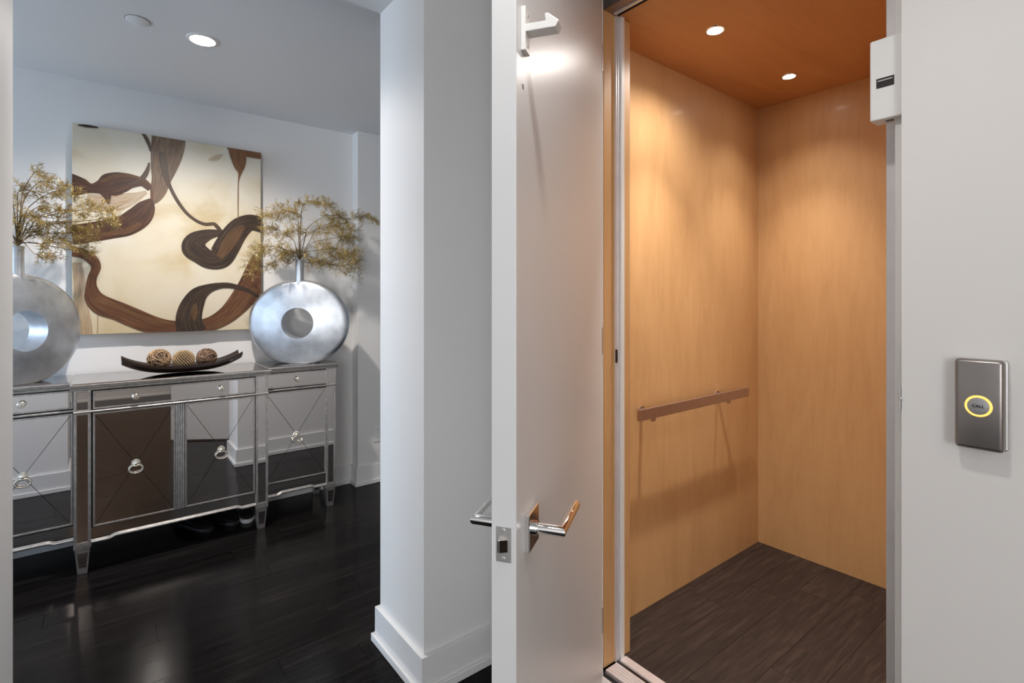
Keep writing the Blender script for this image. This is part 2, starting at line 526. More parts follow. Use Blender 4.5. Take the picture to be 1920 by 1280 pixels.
T, Q = 0.016, 0.028
baseboard('baseboard_pillar', [
    ((PX - T, PX, PY0 - T, PY1 + T), (PX - Q, PX - T, PY0 - Q, PY1 + Q)),
    ((PX, XF, PY0 - T, PY0), (PX - T, XF, PY0 - Q, PY0 - T)),
    ((PX, 3.4, PY1, PY1 + T), (PX - T, 3.4, PY1 + T, PY1 + Q))], 'tall white baseboard wrapping the white wall end')
baseboard('baseboard_left', [
    ((LX, LX + T, PY0 - T, PY1 + T), (LX + T, LX + Q, PY0 - Q, PY1 + Q)),
    ((-3.6, LX, PY1, PY1 + T), (-3.6, LX + T, PY1 + T, PY1 + Q)),
    ((-3.6, LX, PY0 - T, PY0), (-3.6, LX + T, PY0 - Q, PY0 - T))], 'white baseboard on the wall left of the opening')
baseboard('baseboard_back', [
    ((-3.6, XJ, YW - T, YW), (-3.6, XJ - T, YW - Q, YW - T))], 'white baseboard behind the mirrored console')
baseboard('baseboard_jog', [
    ((XJ - T, XJ, YJ - T, YW - T), (XJ - Q, XJ - T, YJ - Q, YW - Q)),
    ((XJ, 3.4, YJ - T, YJ), (XJ - T, 3.4, YJ - Q, YJ - T))], 'white baseboard on the projecting wall below the outlet')
baseboard('baseboard_south', [((-3.6, XF, -2.2, -2.2 + T), (-3.6, XF, -2.2 + T, -2.2 + Q))], 'white baseboard on the hall wall behind the camera')

# ================================================================== the swing door
DANG = math.atan2(-0.5493, -0.8356)
DL, DT, DH = 0.9466, 0.044, 2.40
door = thing('door_1', 'white painted elevator door standing open, seen edge on', 'door', (1.33, 1.190, 0.0), DANG, kind='structure')
slab = part_box('door_slab', 'door', door, 0, DL, -DT, 0, 0.012, DH, 0.0015)
LXp, LZ = DL - 0.078, 0.931    # lever position


def lever(sgn):
    """rose, neck and lever on one face; sgn +1 inner face, -1 outer face"""
    y0 = 0.0 if sgn > 0 else -DT

    def Y(d):
        return y0 + sgn * d
    r = MB().box(LXp - 0.031, LXp + 0.031, min(Y(0), Y(0.009)), max(Y(0), Y(0.009)), LZ - 0.033, LZ + 0.033).build('rosette', 'chrome', door, 0.0012)
    n = MB().tube([(LXp, Y(0.009), LZ), (LXp, Y(0.016), LZ)], 0.0125, 20)
    n.build('neck_collar', 'chrome', door, smooth=True)
    h = MB()
    # neck straight out, mitred into a lever that points to the hinge
    R = 0.0098
    n_ = 20
    base = len(h.v)
    ring = [(R * math.cos(2 * PI * i / n_), R * math.sin(2 * PI * i / n_)) for i in range(n_)]
    e = 0.058
    for a, b in ring:   # start of neck (a along x, b along z)
        h.v.append((LXp + a, Y(0.016), LZ + b))
    for a, b in ring:   # mitre plane at 45 degrees
        h.v.append((LXp + a, Y(e + a), LZ + b))
    for a, b in ring:   # end of lever
        h.v.append((LXp - 0.125, Y(e + a), LZ + b))
    for i in range(n_):
        j = (i + 1) % n_
        h.f.append((i, j, n_ + j, n_ + i))
        h.f.append((n_ + i, n_ + j, 2 * n_ + j, 2 * n_ + i))
    h.f.append(tuple(range(n_)))
    h.f.append(tuple(range(2 * n_, 3 * n_)))
    h.build('lever_handle', 'chrome', door, smooth=True)


lever(1)
lever(-1)
# latch plate on the free edge with bolt and two screws
lp = part_box('latch_plate', 'steel', door, DL, DL + 0.0014, -DT / 2 - 0.0135, -DT / 2 + 0.0135, LZ - 0.0295, LZ + 0.0295, 0.0006)
yc = -DT / 2
b = MB()
b.prism([(DL + 0.0014, yc - 0.008), (DL + 0.0014, yc + 0.008), (DL + 0.0035, yc + 0.008), (DL + 0.011, yc - 0.005), (DL + 0.010, yc - 0.008)], LZ - 0.011, LZ + 0.010, 'z')
b.build('latch_bolt', 'chrome', lp, 0.0006)
for zz in (LZ - 0.0235, LZ + 0.0235):
    s_ = MB().lathe([(0.0036, 0.0), (0.0036, 0.0007), (0.0026, 0.0012)], (DL + 0.0014, yc, zz), 12, axis=0)
    s_.build('screw', 'steel', lp)
# interlock keeper: white plate with a hooked arm on the inner face
HX = DL - 0.040
kp = part_box('keeper_plate', 'white_metal', door, HX - 0.014, HX + 0.014, 0.0, 0.008, 1.765, 1.840, 0.001)
hk = MB().prism([(0.006, 1.796), (0.060, 1.796), (0.066, 1.806), (0.047, 1.8215), (0.041, 1.8215), (0.043, 1.809), (0.006, 1.809)], HX - 0.014, HX + 0.013, 'x')
hk.build('keeper_hook', 'white_metal', kp, 0.001)
for zz in (1.776, 1.829):
    MB().lathe([(0.0035, 0.0), (0.0035, 0.0008), (0.002, 0.0016)], (HX, 0.008, zz), 10, axis=1).build('screw', 'steel', kp)
MB().lathe([(0.0045, 0.0), (0.0045, 0.0006)], (HX + 0.002, 0.0, 1.707), 12, axis=1).build('peep_hole', 'slot', door)
for zz in (0.25, 1.20, 2.16):
    MB().tube([(-0.006, -0.004, zz - 0.045), (-0.006, -0.004, zz + 0.045)], 0.0065, 12).build('hinge_knuckle', 'steel', door, smooth=True)

# ================================================================== things on the right wall
# interlock box on the jamb
ib = thing('interlock_box', 'white interlock box with a dark slot high on the right door jamb', 'interlock box', (XF + 0.05, 0.375, 1.73))
MB().box(-0.025, 0.022, -0.032, 0.032, 0.0, 0.175).build('housing', 'plastic', ib, 0.003)
MB().box(-0.0256, -0.0250, -0.013, 0.0195, 0.068, 0.089).build('slot', 'slot', ib)
MB().box(-0.0262, -0.0256, -0.010, 0.017, 0.0825, 0.0845).build('slot_bar', 'steel', ib)
MB().box(-0.008, 0.002, -0.006, 0.008, -0.0008, 0.0).build('vent', 'slot', ib)

# call station
cs_ = thing('call_station', 'brushed steel elevator call plate with a glowing amber ring button', 'call button', (XF, 0.2165, 1.062))
MB().box(-0.010, 0.0, -0.037, 0.037, 0.0, 0.166).build('backplate', 'steel', cs_, 0.004)
MB().box(-0.034, -0.010, -0.035, 0.035, 0.0, 0.167).build('cover', 'brushed', cs_, 0.0075, smooth=True, seg=4)
ZB = 0.0815
MB().torus((-0.0345, 0.0, ZB), 0.0176, 0.0022, axis=0, n=40, m=10).build('light_ring', 'call_ring', cs_, smooth=True)
MB().lathe([(0.0157, 0.0), (0.0157, -0.0022), (0.0145, -0.003)], (-0.034, 0, ZB), 36, axis=0).build('button', 'button', cs_, smooth=True)
fc = bpy.data.curves.new('lettering', 'FONT')
fc.body = 'CALL'
fc.size = 0.0068
fc.align_x = 'CENTER'
fc.align_y = 'CENTER'
fc.extrude = 0.0002
fc.space_character = 1.1
fc.offset = 0.0002
fo = bpy.data.objects.new('lettering_curve', fc)
COL.objects.link(fo)
bpy.context.view_layer.update()
me = bpy.data.meshes.new_from_object(fo.evaluated_get(bpy.context.evaluated_depsgraph_get()))
bpy.data.objects.remove(fo, do_unlink=True)
me.materials.clear()
me.materials.append(M['ink'])
lt = bpy.data.objects.new('lettering', me)
COL.objects.link(lt)
lt.parent = cs_
lt.location = (-0.0374, 0, ZB)
lt.rotation_euler = (PI / 2, 0, -PI / 2)
lt['label'] = 'black lettering CALL'

# ================================================================== handrail in the car
hr = thing('handrail', 'flat satin metal handrail on the maple car wall', 'handrail', (2.153, CY1, 0.845))
part_box('rail_bar', 'rail', hr, -0.4425, 0.4425, -0.080, -0.067, 0.0, 0.045, 0.0012)
for xx in (-0.33, 0.275):
    bk = MB().box(xx - 0.010, xx + 0.010, -0.067, -0.004, 0.006, 0.026).box(xx - 0.010, xx + 0.010, -0.067, -0.055, -0.018, 0.02)
    bk.build('bracket', 'rail', hr, 0.001)
    MB().lathe([(0.02, 0.0), (0.02, -0.004)], (xx, 0, 0.016), 20, axis=1).build('flange', 'rail', hr)


# ================================================================== ceiling downlights
def downlight(name, label, loc, r, power, col, size_deg, blend, group=None, rim='trim', strength=None, beam=0.0):
    t = thing(name, label, 'ceiling light', loc, group=group)
    MB().lathe([(r, 0.0), (r * 1.28, 0.0), (r * 1.28, -0.002), (r * 1.22, -0.004), (r * 1.0, -0.0045), (r, 0.0)], n=40).build('trim_ring', rim, t, smooth=True)
    MB().lathe([(r, -0.0030), (r * 0.6, -0.0040), (0.001, -0.0044)], n=32).build('lens', strength or 'lens', t, smooth=True)
    l = bpy.data.lights.new('lamp', 'SPOT')
    l.energy = power
    l.color = col
    l.spot_size = math.radians(size_deg)
    l.spot_blend = blend
    l.shadow_soft_size = r * 0.6
    o = bpy.data.objects.new('lamp', l)
    COL.objects.link(o)
    o.parent = t
    o.location = (0, 0, -0.03)
    if beam:                                         # reflector lamp: the narrow centre of its beam
        l2 = l.copy()
        l2.energy = beam
        l2.spot_size = math.radians(74)
        l2.spot_blend = 1.0
        o2 = bpy.data.objects.new('lamp_beam', l2)
        COL.objects.link(o2)
        o2.parent = t
        o2.location = (0, 0, -0.03)
    return t


downlight('downlight', 'round white downlight in the console room ceiling', (0.37, 2.796, ZC), 0.052, ROOM_W, (1.0, 0.93, 0.88), 150, 0.8)
downlight('downlight', 'chrome rimmed downlight in the car ceiling, the nearer and brighter one', (1.876, 1.095, CZ), 0.030, CAR_W, (1.0, 0.94, 0.88), 150, 1.0, rim='chrome', beam=46)
downlight('downlight', 'chrome rimmed downlight in the car ceiling, near the back corner', (2.535, 1.105, CZ), 0.027, CAR_W * 0.4, (1.0, 0.94, 0.88), 116, 1.0, rim='chrome', beam=22)
downlight('downlight', 'downlight in the hall ceiling above the camera', (0.42, 0.33, ZH), 0.06, HALL_W, (1.0, 0.95, 0.90), 160, 0.8)

downlight('downlight', 'added warm fill lamp in the hall ceiling behind the camera', (-0.3, -1.6, ZH), 0.052, 22, (1.0, 0.87, 0.74), 150, 0.8)  # added out of view to warm the floor and wall mirrored in the console

sp = thing('sprinkler_cover', 'flat round white sprinkler cover in the console room ceiling', 'sprinkler cover', (0.123, 2.773, ZC))
MB().lathe([(0.044, 0.0), (0.044, -0.004), (0.043, -0.0045), (0.001, -0.0048)], n=40).build('cover_disc', 'ceiling', sp, smooth=True)
MB().lathe([(0.046, 0.0), (0.046, -0.001)], n=40).build('gap_ring', 'dark', sp)

# outlet on the projecting wall
ol = thing('wall_outlet', 'white electrical outlet on the projecting wall right of the console', 'outlet', (1.60, YJ, 0.295))
MB().box(-0.036, 0.036, -0.006, 0.0, 0.0, 0.118).build('cover_plate', 'plastic', ol, 0.002)
for zz in (0.034, 0.084):
    rc = MB().lathe([(0.016, 0.0), (0.016, -0.0015)], (0, -0.006, zz), 20, axis=1).build('receptacle', 'plastic', ol)
    for xx in (-0.006, 0.006):
        part_box('contact_slot', 'slot', rc, xx - 0.001, xx + 0.001, -0.0078, -0.0072, zz - 0.002, zz + 0.006)

# ================================================================== mirrored console
CXc = 0.33
YB = 3.70
con = thing('console_cabinet', 'mirrored silver sideboard with four crossed doors under the painting', 'sideboard', (CXc, YB, 0))
FC, FO = 3.275 - YB, 3.36 - YB     # front planes of the centre and outer sections (local y)


def lx(x):
    return x - CXc


HC, HO = 0.437, 0.867              # half widths: centre incl. posts, whole
# carcass
MB().box(-HC + 0.03, HC - 0.03, FC + 0.014, 0, 0.155, 0.895).box(-HO + 0.01, -HC + 0.03, FO + 0.014, 0, 0.155, 0.895).box(HC - 0.03, HO - 0.01, FO + 0.014, 0, 0.155, 0.895).build('carcass', 'dark', con)
# end panels of mirror
for sx in (-1, 1):
    x0 = sx * (HO - 0.01)
    part_box('end_panel', 'mirror', con, min(x0, x0 + sx * 0.004), max(x0, x0 + sx * 0.004), FO + 0.05, -0.03, 0.18, 0.88)


def post(xc, yf, w=0.066, z0=0.147, z1=0.895):
    """silver post with two inset mirror strips"""
    d = 0.05
    p = MB().box(xc - w / 2, xc + w / 2, yf + 0.004, yf + d, z0, z1)
    e = 0.0115
    p.box(xc - w / 2, xc - w / 2 + e, yf - 0.004, yf + 0.004, z0, z1).box(xc + w / 2 - e, xc + w / 2, yf - 0.004, yf + 0.004, z0, z1)
    p.box(xc - w / 2 + e, xc + w / 2 - e, yf - 0.004, yf + 0.004, z0, z0 + 0.01).box(xc - w / 2 + e, xc + w / 2 - e, yf - 0.004, yf + 0.004, z1 - 0.006, z1)
    o = p.build('post', 'silver', con, 0.0008)
    for a, b in ((z0 + 0.012, 0.778), (0.803, z1 - 0.008)):
        part_box('mirror_strip', 'mirror', o, xc - w / 2 + e + 0.001, xc + w / 2 - e - 0.001, yf + 0.001, yf + 0.004, a, b)
    return o


def foot(xc, yc):
    f = MB().box(xc - 0.034, xc + 0.034, yc - 0.034, yc + 0.034, 0.128, 0.147).frustum(xc, yc, 0.0, 0.128, 0.019, 0.019, 0.030, 0.030)
    o = f.build('foot', 'silver', con, 0.0015)
    # raised border of the tapered front panel, as a thin recessed-look frame
    y = yc - 0.030
    q = []
    for z in (0.016, 0.114):
        hw = 0.019 + (0.030 - 0.019) * z / 0.128
        yy = yc - hw
        q.append((hw, yy, z))
    (h0, y0, z0), (h1, y1, z1) = q
    i0, i1 = h0 - 0.007, h1 - 0.009
    vs = [(xc - i0, y0 - 0.0004, z0 + 0.006), (xc + i0, y0 - 0.0004, z0 + 0.006), (xc + i1, y1 - 0.0004, z1 - 0.008), (xc - i1, y1 - 0.0004, z1 - 0.008)]
    vs += [(a, b + 0.002, c) for a, b, c in vs]
    MB().add(vs, [(0, 1, 2, 3), (7, 6, 5, 4), (0, 4, 5, 1), (1, 5, 6, 2), (2, 6, 7, 3), (3, 7, 4, 0)]).build('foot_panel', 'mirror', o)


for sx in (-1, 1):
    post(sx * 0.403, FC)
    post(sx * 0.834, FO, 0.060)
    foot(sx * 0.403, FC + 0.032)
    foot(sx * 0.834, FO + 0.032)
    foot(sx * 0.834, -0.04)


def moulding(x0, x1, yf, z, name='rail'):
    m = MB().box(x0, x1, yf - 0.006, yf + 0.014, z, z + 0.012).tube([(x0, yf - 0.007, z + 0.006), (x1, yf - 0.007, z + 0.006)], 0.0055, 10)
    return m.build(name, 'silver', con, smooth=True)


moulding(-HC, HC, FC, 0.785)
moulding(-HO, -HC + 0.0, FO, 0.782)
moulding(HC, HO, FO, 0.782)


def frame(mb, x0, x1, z0, z1, yf, e, d0, d1):
    mb.box(x0, x1, yf + d0, yf + d1, z0, z0 + e).box(x0, x1, yf + d0, yf + d1, z1 - e, z1)
    mb.box(x0, x0 + e, yf + d0, yf + d1, z0 + e, z1 - e).box(x1 - e, x1, yf + d0, yf + d1, z0 + e, z1 - e)
    return mb


def drawer(x0, x1, z0, z1, yf, knobs):
    o = frame(MB(), x0, x1, z0, z1, yf, 0.007, -0.003, 0.014).build('drawer', 'silver', con, 0.0008)
    part_box('mirror_pane', 'mirror', o, x0 + 0.0075, x1 - 0.0075, yf + 0.001, yf + 0.005, z0 + 0.0075, z1 - 0.0075)
    for kx in knobs:
        kz = (z0 + z1) / 2
        MB().lathe([(0.006, 0.004), (0.006, -0.012), (0.010, -0.014), (0.0155, -0.019), (0.0155, -0.023), (0.012, -0.027), (0.007, -0.027), (0.006, -0.029), (0.001, -0.030)], (kx, yf, kz), 20, axis=1).build('knob', 'champagne', o, smooth=True)
    return o


def ring_pull(o, x, z, yf):
    b = MB().lathe([(0.004, 0.004), (0.016, 0.001), (0.0165, -0.003), (0.012, -0.007), (0.007, -0.009), (0.006, -0.016), (0.001, -0.018)], (x, yf, z + 0.012), 20, axis=1)
    for k in range(7):
        q = PI * k / 6
        b.lathe([(0.005, 0.002), (0.005, -0.004), (0.002, -0.006)], (x + 0.015 * math.cos(q), yf, z + 0.014 + 0.015 * math.sin(q)), 8, axis=1)
    b.build('pull_rosette', 'champagne', o, smooth=True)
    r = MB()
    pts = []
    for k in range(25):
        q = 2 * PI * k / 24
        pts.append((x + 0.028 * math.cos(q) * (1 - 0.12 * math.sin(q)), yf - 0.010, z - 0.014 + 0.021 * math.sin(q) - 0.004 * (abs(math.cos(q)) < 0.3) * (math.sin(q) > 0)))
    rad = [0.0036 + 0.0010 * (k % 2) for k in range(25)]
    r.tube(pts, rad, 8, caps=False)
    r.build('pull_ring', 'champagne', o, smooth=True)


def cdoor(x0, x1, z0, z1, yf):
    o = frame(MB(), x0, x1, z0, z1, yf, 0.008, -0.003, 0.014).build('cabinet_door', 'silver', con, 0.0008)
    a0, a1, c0, c1 = x0 + 0.0085, x1 - 0.0085, z0 + 0.0085, z1 - 0.0085
    part_box('backing', 'dark', o, a0, a1, yf + 0.006, yf + 0.009, c0, c1)
    xm, zm = (a0 + a1) / 2, (c0 + c1) / 2
    g = 0.0011
    w, h = (a1 - a0) / 2, (c1 - c0) / 2
    Ld = math.hypot(w, h)
    gx, gz = g * Ld / h, g * Ld / w     # offsets of the four triangles from the diagonals
    tris = [[(a0 + gx, c0), (a1 - gx, c0), (xm, zm - gz)], [(a1, c0 + gz), (a1, c1 - gz), (xm + gx, zm)],
            [(a1 - gx, c1), (a0 + gx, c1), (xm, zm + gz)], [(a0, c1 - gz), (a0, c0 + gz), (xm - gx, zm)]]
    for t in tris:
        MB().prism(t, yf + 0.002, yf + 0.006, 'y').build('mirror_pane', 'mirror', o)
    ring_pull(o, xm, zm - 0.012, yf)
    return o


drawer(lx(-0.033), lx(0.697), 0.801, 0.889, FC, [lx(0.138), lx(0.524)])
cdoor(lx(-0.033), lx(0.309), 0.222, 0.782, FC)
cdoor(lx(0.352), lx(0.696), 0.222, 0.782, FC)
sm = MB().box(lx(0.310), lx(0.351), FC + 0.002, FC + 0.014, 0.222, 0.782)
for k in range(4):
    xx = lx(0.310) + 0.0052 + k * 0.0102
    sm.tube([(xx, FC + 0.002, 0.222), (xx, FC + 0.002, 0.782)], 0.0048, 8)
sm.build('fluted_stile', 'silver', con, smooth=True)
for sx in (-1, 1):
    xa, xb = sx * 0.441, sx * 0.803
    x0, x1 = min(xa, xb), max(xa, xb)
    drawer(x0, x1, 0.800, 0.889, FO, [(x0 + x1) / 2 + sx * 0.004])
    cdoor(x0, x1, 0.224, 0.776, FO)


def apron(x0, x1, yf, zb):
    part_box('apron_mirror', 'mirror', con, x0, x1, yf + 0.003, yf + 0.007, zb + 0.006, 0.218)
    # carved lower edge: lower at both ends, higher in the middle
    m = MB()
    n = 40
    pts = []
    for i in range(n + 1):
        t = i / n
        x = x0 + (x1 - x0) * t
        e = min(t, 1 - t) * (x1 - x0)
        s = max(0.0, min(1.0, (e - 0.075) / 0.02))
        z = zb - 0.010 * (1 - s)
        pts.append((x, yf - 0.001, z))
    m.tube(pts, [0.0062 + 0.0014 * (i % 2) for i in range(n + 1)], 6)
    m.tube([(a, b + 0.006, c + 0.007) for a, b, c in pts], 0.004, 6)
    m.build('carved_edge', 'silver', con, smooth=True)


apron(-0.370, 0.370, FC, 0.162)
apron(-0.804, -0.437, FO, 0.160)
apron(0.437, 0.804, FO, 0.160)

# top: three stepped mouldings and mirror panels
ov = 0.012
for (x0, x1, yf) in ((-HC - ov, HC + ov, FC), (-HO - ov, -HC - ov, FO), (HC + ov, HO + ov, FO)):
    m = MB()
    for z0, z1, e in ((0.895, 0.905, 0.002), (0.905, 0.9115, 0.007), (0.9115, 0.918, 0.012), (0.918, 0.926, 0.016)):
        sx0 = x0 + (0 if abs(x0) > HC + ov + 1e-6 and x0 > 0 else 0)
        m.box(x0, x1, yf - e, 0.0, z0, z1)
    # reeded front
    for zz in (0.900, 0.9085, 0.915, 0.922):
        e = {0.900: 0.002, 0.9085: 0.007, 0.915: 0.012, 0.922: 0.016}[zz]
        m.tube([(x0, yf - e, zz), (x1, yf - e, zz)], 0.0034, 8)
    t = m.build('top_moulding', 'silver', con, smooth=True)
    part_box('top_mirror', 'top_mirror', t, x0 + 0.006, x1 - 0.006, yf - 0.006, -0.004, 0.9245, 0.930)
TOPZ = 0.930


# ================================================================== disc vases
def vase(name, label, loc, rz):
    t = thing(name, label, 'vase', loc, rz, group='silver disc vases on the console')
    RX, RZ, RH, TH = 0.312, 0.280, 0.098, 0.056     # outer radii, hole radius, half thickness at the hole
    zc = 0.258
    n = 72
    prof = [(0.0, 1.0)]                              # (fraction hole -> rim, thickness fraction)
    K = 22
    prof = []
    for i in range(K + 1):
        f_ = i / K
        prof.append((f_, (1 - 0.62 * f_ ** 1.25) * (1 - max(0.0, (f_ - 0.86) / 0.14) ** 2.2) ** 0.5))
    mb = MB()
    rings = []
    # front hole edge -> rim -> back hole edge
    seq = [(f_, -th) for f_, th in prof] + [(f_, th) for f_, th in reversed(prof[:-1])]
    for f_, th in seq:
        r = []
        for k in range(n):
            q = 2 * PI * k / n
            rx = RH + (RX - RH) * f_
            rz_ = RH + (RZ - RH) * f_
            x, z = rx * math.cos(q), rz_ * math.sin(q)
            z = max(z, -zc)                         # flat foot where it stands
            r.append((x, th * TH, z + zc))
        rings.append(r)
    base = 0
    for r in rings:
        mb.v += r
    m = len(rings)
    for i in range(m):
        i2 = (i + 1) % m                             # closes through the hole wall
        for k in range(n):
            k2 = (k + 1) % n
            mb.f.append((i * n + k, i * n + k2, i2 * n + k2, i2 * n + k))
    mb.build('body', 'vase', t, smooth=True)
    zt = zc + RZ
    MB().lathe([(0.030, zt - 0.035), (0.0265, zt - 0.01), (0.0255, zt + 0.04), (0.0255, zt + 0.125), (0.027, zt + 0.128), (0.0225, zt + 0.128), (0.0215, zt + 0.06), (0.001, zt + 0.058)], n=28).build('neck', 'vase', t, smooth=True)
    return t, zt + 0.128


VR = (1.005, 3.485, TOPZ)
VL = (-0.318, 3.435, TOPZ)
vr, ZN = vase('disc_vase', 'silver disc vase with a round hole, right of the painting', VR, math.radians(-30))
vl, ZN = vase('disc_vase', 'silver disc vase with a round hole, cut by the left picture edge', VL, math.radians(43))


# ================================================================== gilded twigs
PADS_R = [(0.068, 0.365, 0.086, 0.024), (0.012, 0.373, 0.038, 0.014), (-0.098, 0.284, 0.117, 0.036), (0.246, 0.306, 0.092, 0.03), (0.403, 0.304, 0.081, 0.023), (-0.182, 0.177, 0.061, 0.028), (-0.044, 0.17, 0.082, 0.028), (0.195, 0.209, 0.12, 0.05), (0.297, 0.166, 0.057, 0.031), (-0.187, 0.055, 0.096, 0.042), (-0.255, -0.05, 0.034, 0.064), (-0.016, 0.039, 0.083, 0.027), (0.195, 0.068, 0.131, 0.046), (0.287, -0.023, 0.078, 0.066), (-0.098, -0.025, 0.054, 0.034), (0.117, -0.015, 0.088, 0.029)]
PADS_L = [(0.072, 0.362, 0.019, 0.032), (0.115, 0.317, 0.053, 0.032), (0.172, 0.266, 0.054, 0.029), (0.296, 0.202, 0.071, 0.034), (0.038, 0.272, 0.046, 0.034), (0.11, 0.189, 0.043, 0.023), (0.038, 0.135, 0.059, 0.034), (0.154, 0.123, 0.058, 0.035), (0.235, 0.083, 0.06, 0.035), (0.08, 0.07, 0.077, 0.035), (0.137, 0.022, 0.07, 0.029), (0.235, -0.001, 0.041, 0.03), (0.093, -0.033, 0.034, 0.029), (-0.012, 0.164, 0.037, 0.068), (0.329, 0.151, 0.038, 0.031), (0.19, 0.185, 0.054, 0.024), (-0.10, 0.25, 0.09, 0.04), (-0.17, 0.13, 0.09, 0.05), (-0.22, 0.03, 0.08, 0.06), (-0.08, 0.05, 0.08, 0.04)]


def twigs(name, label, loc, seed, pads):
    """bare gilded branches: a stem to every leaf-like pad, and fine forking twigs filling the pad"""
    t = thing(name, label, 'branches', loc, group='gilded twig arrangements in the disc vases')
    rn = random.Random(seed)
    G = lambda sd: rn.gauss(0, sd)

    def clear(p):                                    # stay in front of the painting and the wall
        lim = 3.645 if p.x + loc[0] < 1.40 else 3.575
        if p.y + loc[1] > lim:
            p.y = lim - loc[1] - rn.random() * .01
        return p

    def sprout(mb, p, d, L, r, depth):
        d = d.normalized()
        n = (4, 3, 2)[depth]
        pts, rad = [p.copy()], [r]
        for i in range(n):
            d = (d + Vector((G(.28), G(.28), G(.22)))).normalized()
            p = clear(p + d * (L / n))
            pts.append(p.copy())
            rad.append(max(.0006, r * (1 - .5 * (i + 1) / n)))
            if depth < 2:
                for _ in range(2 if rn.random() < .6 else 1):
                    nd = d * .8 + Vector((G(.6), G(.5), G(.45)))
                    sprout(mb, p.copy(), nd, L * rn.uniform(.4, .65), max(.0007, r * .75), depth + 1)
        mb.tube(pts, rad, 3, caps=False)

    for (dx, dz, rx, rz) in pads:
        sg = 1 if dx >= 0 else -1
        dy = max(-.13, min(.08, G(.06) - .025))
        c = Vector((dx, dy, dz))
        a0 = clear(c - Vector((sg * rx * .8, 0, rz * .15)))
        a1 = clear(c + Vector((sg * rx * .95, G(.03), -rz * .45)))
        # stem from the neck to the pad
        st = MB()
        knee = Vector((a0.x * .35, a0.y * .3, max(.02, dz * .72)))
        pts = catmull([(0, 0, -.06), (a0.x * .02, 0, 0.004), tuple(knee * .55 + Vector((0, 0, .01))), tuple(knee), tuple(a0), tuple(c + Vector((0, 0, rz * .25)))], 4)
        pts = [clear(Vector(q)) for q in pts]
        st.tube(pts, [.0030 - .0017 * i / len(pts) for i in range(len(pts))], 5)
        so = st.build('stem', 'gold_dark', t, smooth=True)
        mb = MB()
        sp_ = catmull([tuple(a0), tuple(c + Vector((0, 0, rz * .3))), tuple(a1)], 10)
        n = max(16, int(rx * 2 / .0042))
        for i in range(n):
            f_ = rn.random() ** .9
            q = Vector(sp_[min(len(sp_) - 1, int(f_ * len(sp_)))])
            d = Vector((sg * rn.uniform(-.2, 1.0), G(.7), G(.75) * (rz / .035) ** .5 - .08))
            sprout(mb, q, d, (rz * 1.15 + rx * .12) * rn.uniform(.6, 1.2), .00105, 0)
        mb.tube(sp_, .0013, 4, caps=False)
        mb.build('twig_spray', 'gold', so)
    return t


def catmull(P, sub=10):
    out = []
    for i in range(len(P) - 1):
        p0, p1, p2, p3 = P[max(i - 1, 0)], P[i], P[i + 1], P[min(i + 2, len(P) - 1)]
        for s in range(sub):
            t = s / sub
            out.append(tuple(.5 * (2 * b + (c - a) * t + (2 * a - 5 * b + 4 * c - d) * t * t + (3 * b - a - 3 * c + d) * t ** 3) for a, b, c, d in zip(p0, p1, p2, p3)))
    out.append(tuple(P[-1]))
    return out


twigs('gilded_twigs', 'fine gilded twigs spreading from the right vase', (VR[0], VR[1], VR[2] + ZN), 5, PADS_R)
twigs('gilded_twigs', 'fine gilded twigs spreading from the left vase', (VL[0], VL[1], VL[2] + ZN), 8, PADS_L)

# ================================================================== tray with three balls
TX, TY = 0.368, 3.45
tray = thing('curved_tray', 'long dark curved tray holding woven balls on the console', 'tray', (TX, TY, TOPZ))
nx, ny = 28, 8
vs = []
for layer in (0, 1):
    for i in range(nx + 1):
        u = -1 + 2 * i / nx
        x = 0.285 * u
        zc_ = 0.0005 + 0.060 * abs(u) ** 3.0
        hw = 0.078 - 0.010 * u * u
        for j in range(ny + 1):
            v = -1 + 2 * j / ny
            vs.append((x, hw * v, zc_ + 0.030 * v * v + (0.014 if layer else 0)))
fs = []
st_ = ny + 1
nn = (nx + 1) * st_
for i in range(nx):
    for j in range(ny):
        a = i * st_ + j
        fs.append((a, a + 1, a + st_ + 1, a + st_))
        fs.append((nn + a, nn + a + st_, nn + a + st_ + 1, nn + a + 1))
    for j in (0, ny):
        a = i * st_ + j
        fs.append((a, a + st_, nn + a + st_, nn + a) if j == 0 else (a + st_, a, nn + a, nn + a + st_))
for i in (0, nx):
    for j in range(ny):
        a = i * st_ + j
        fs.append((a + 1, a, nn + a, nn + a + 1) if i == 0 else (a, a + 1, nn + a + 1, nn + a))
MB().add(vs, fs).build('tray_shell', 'tray', tray, smooth=True)


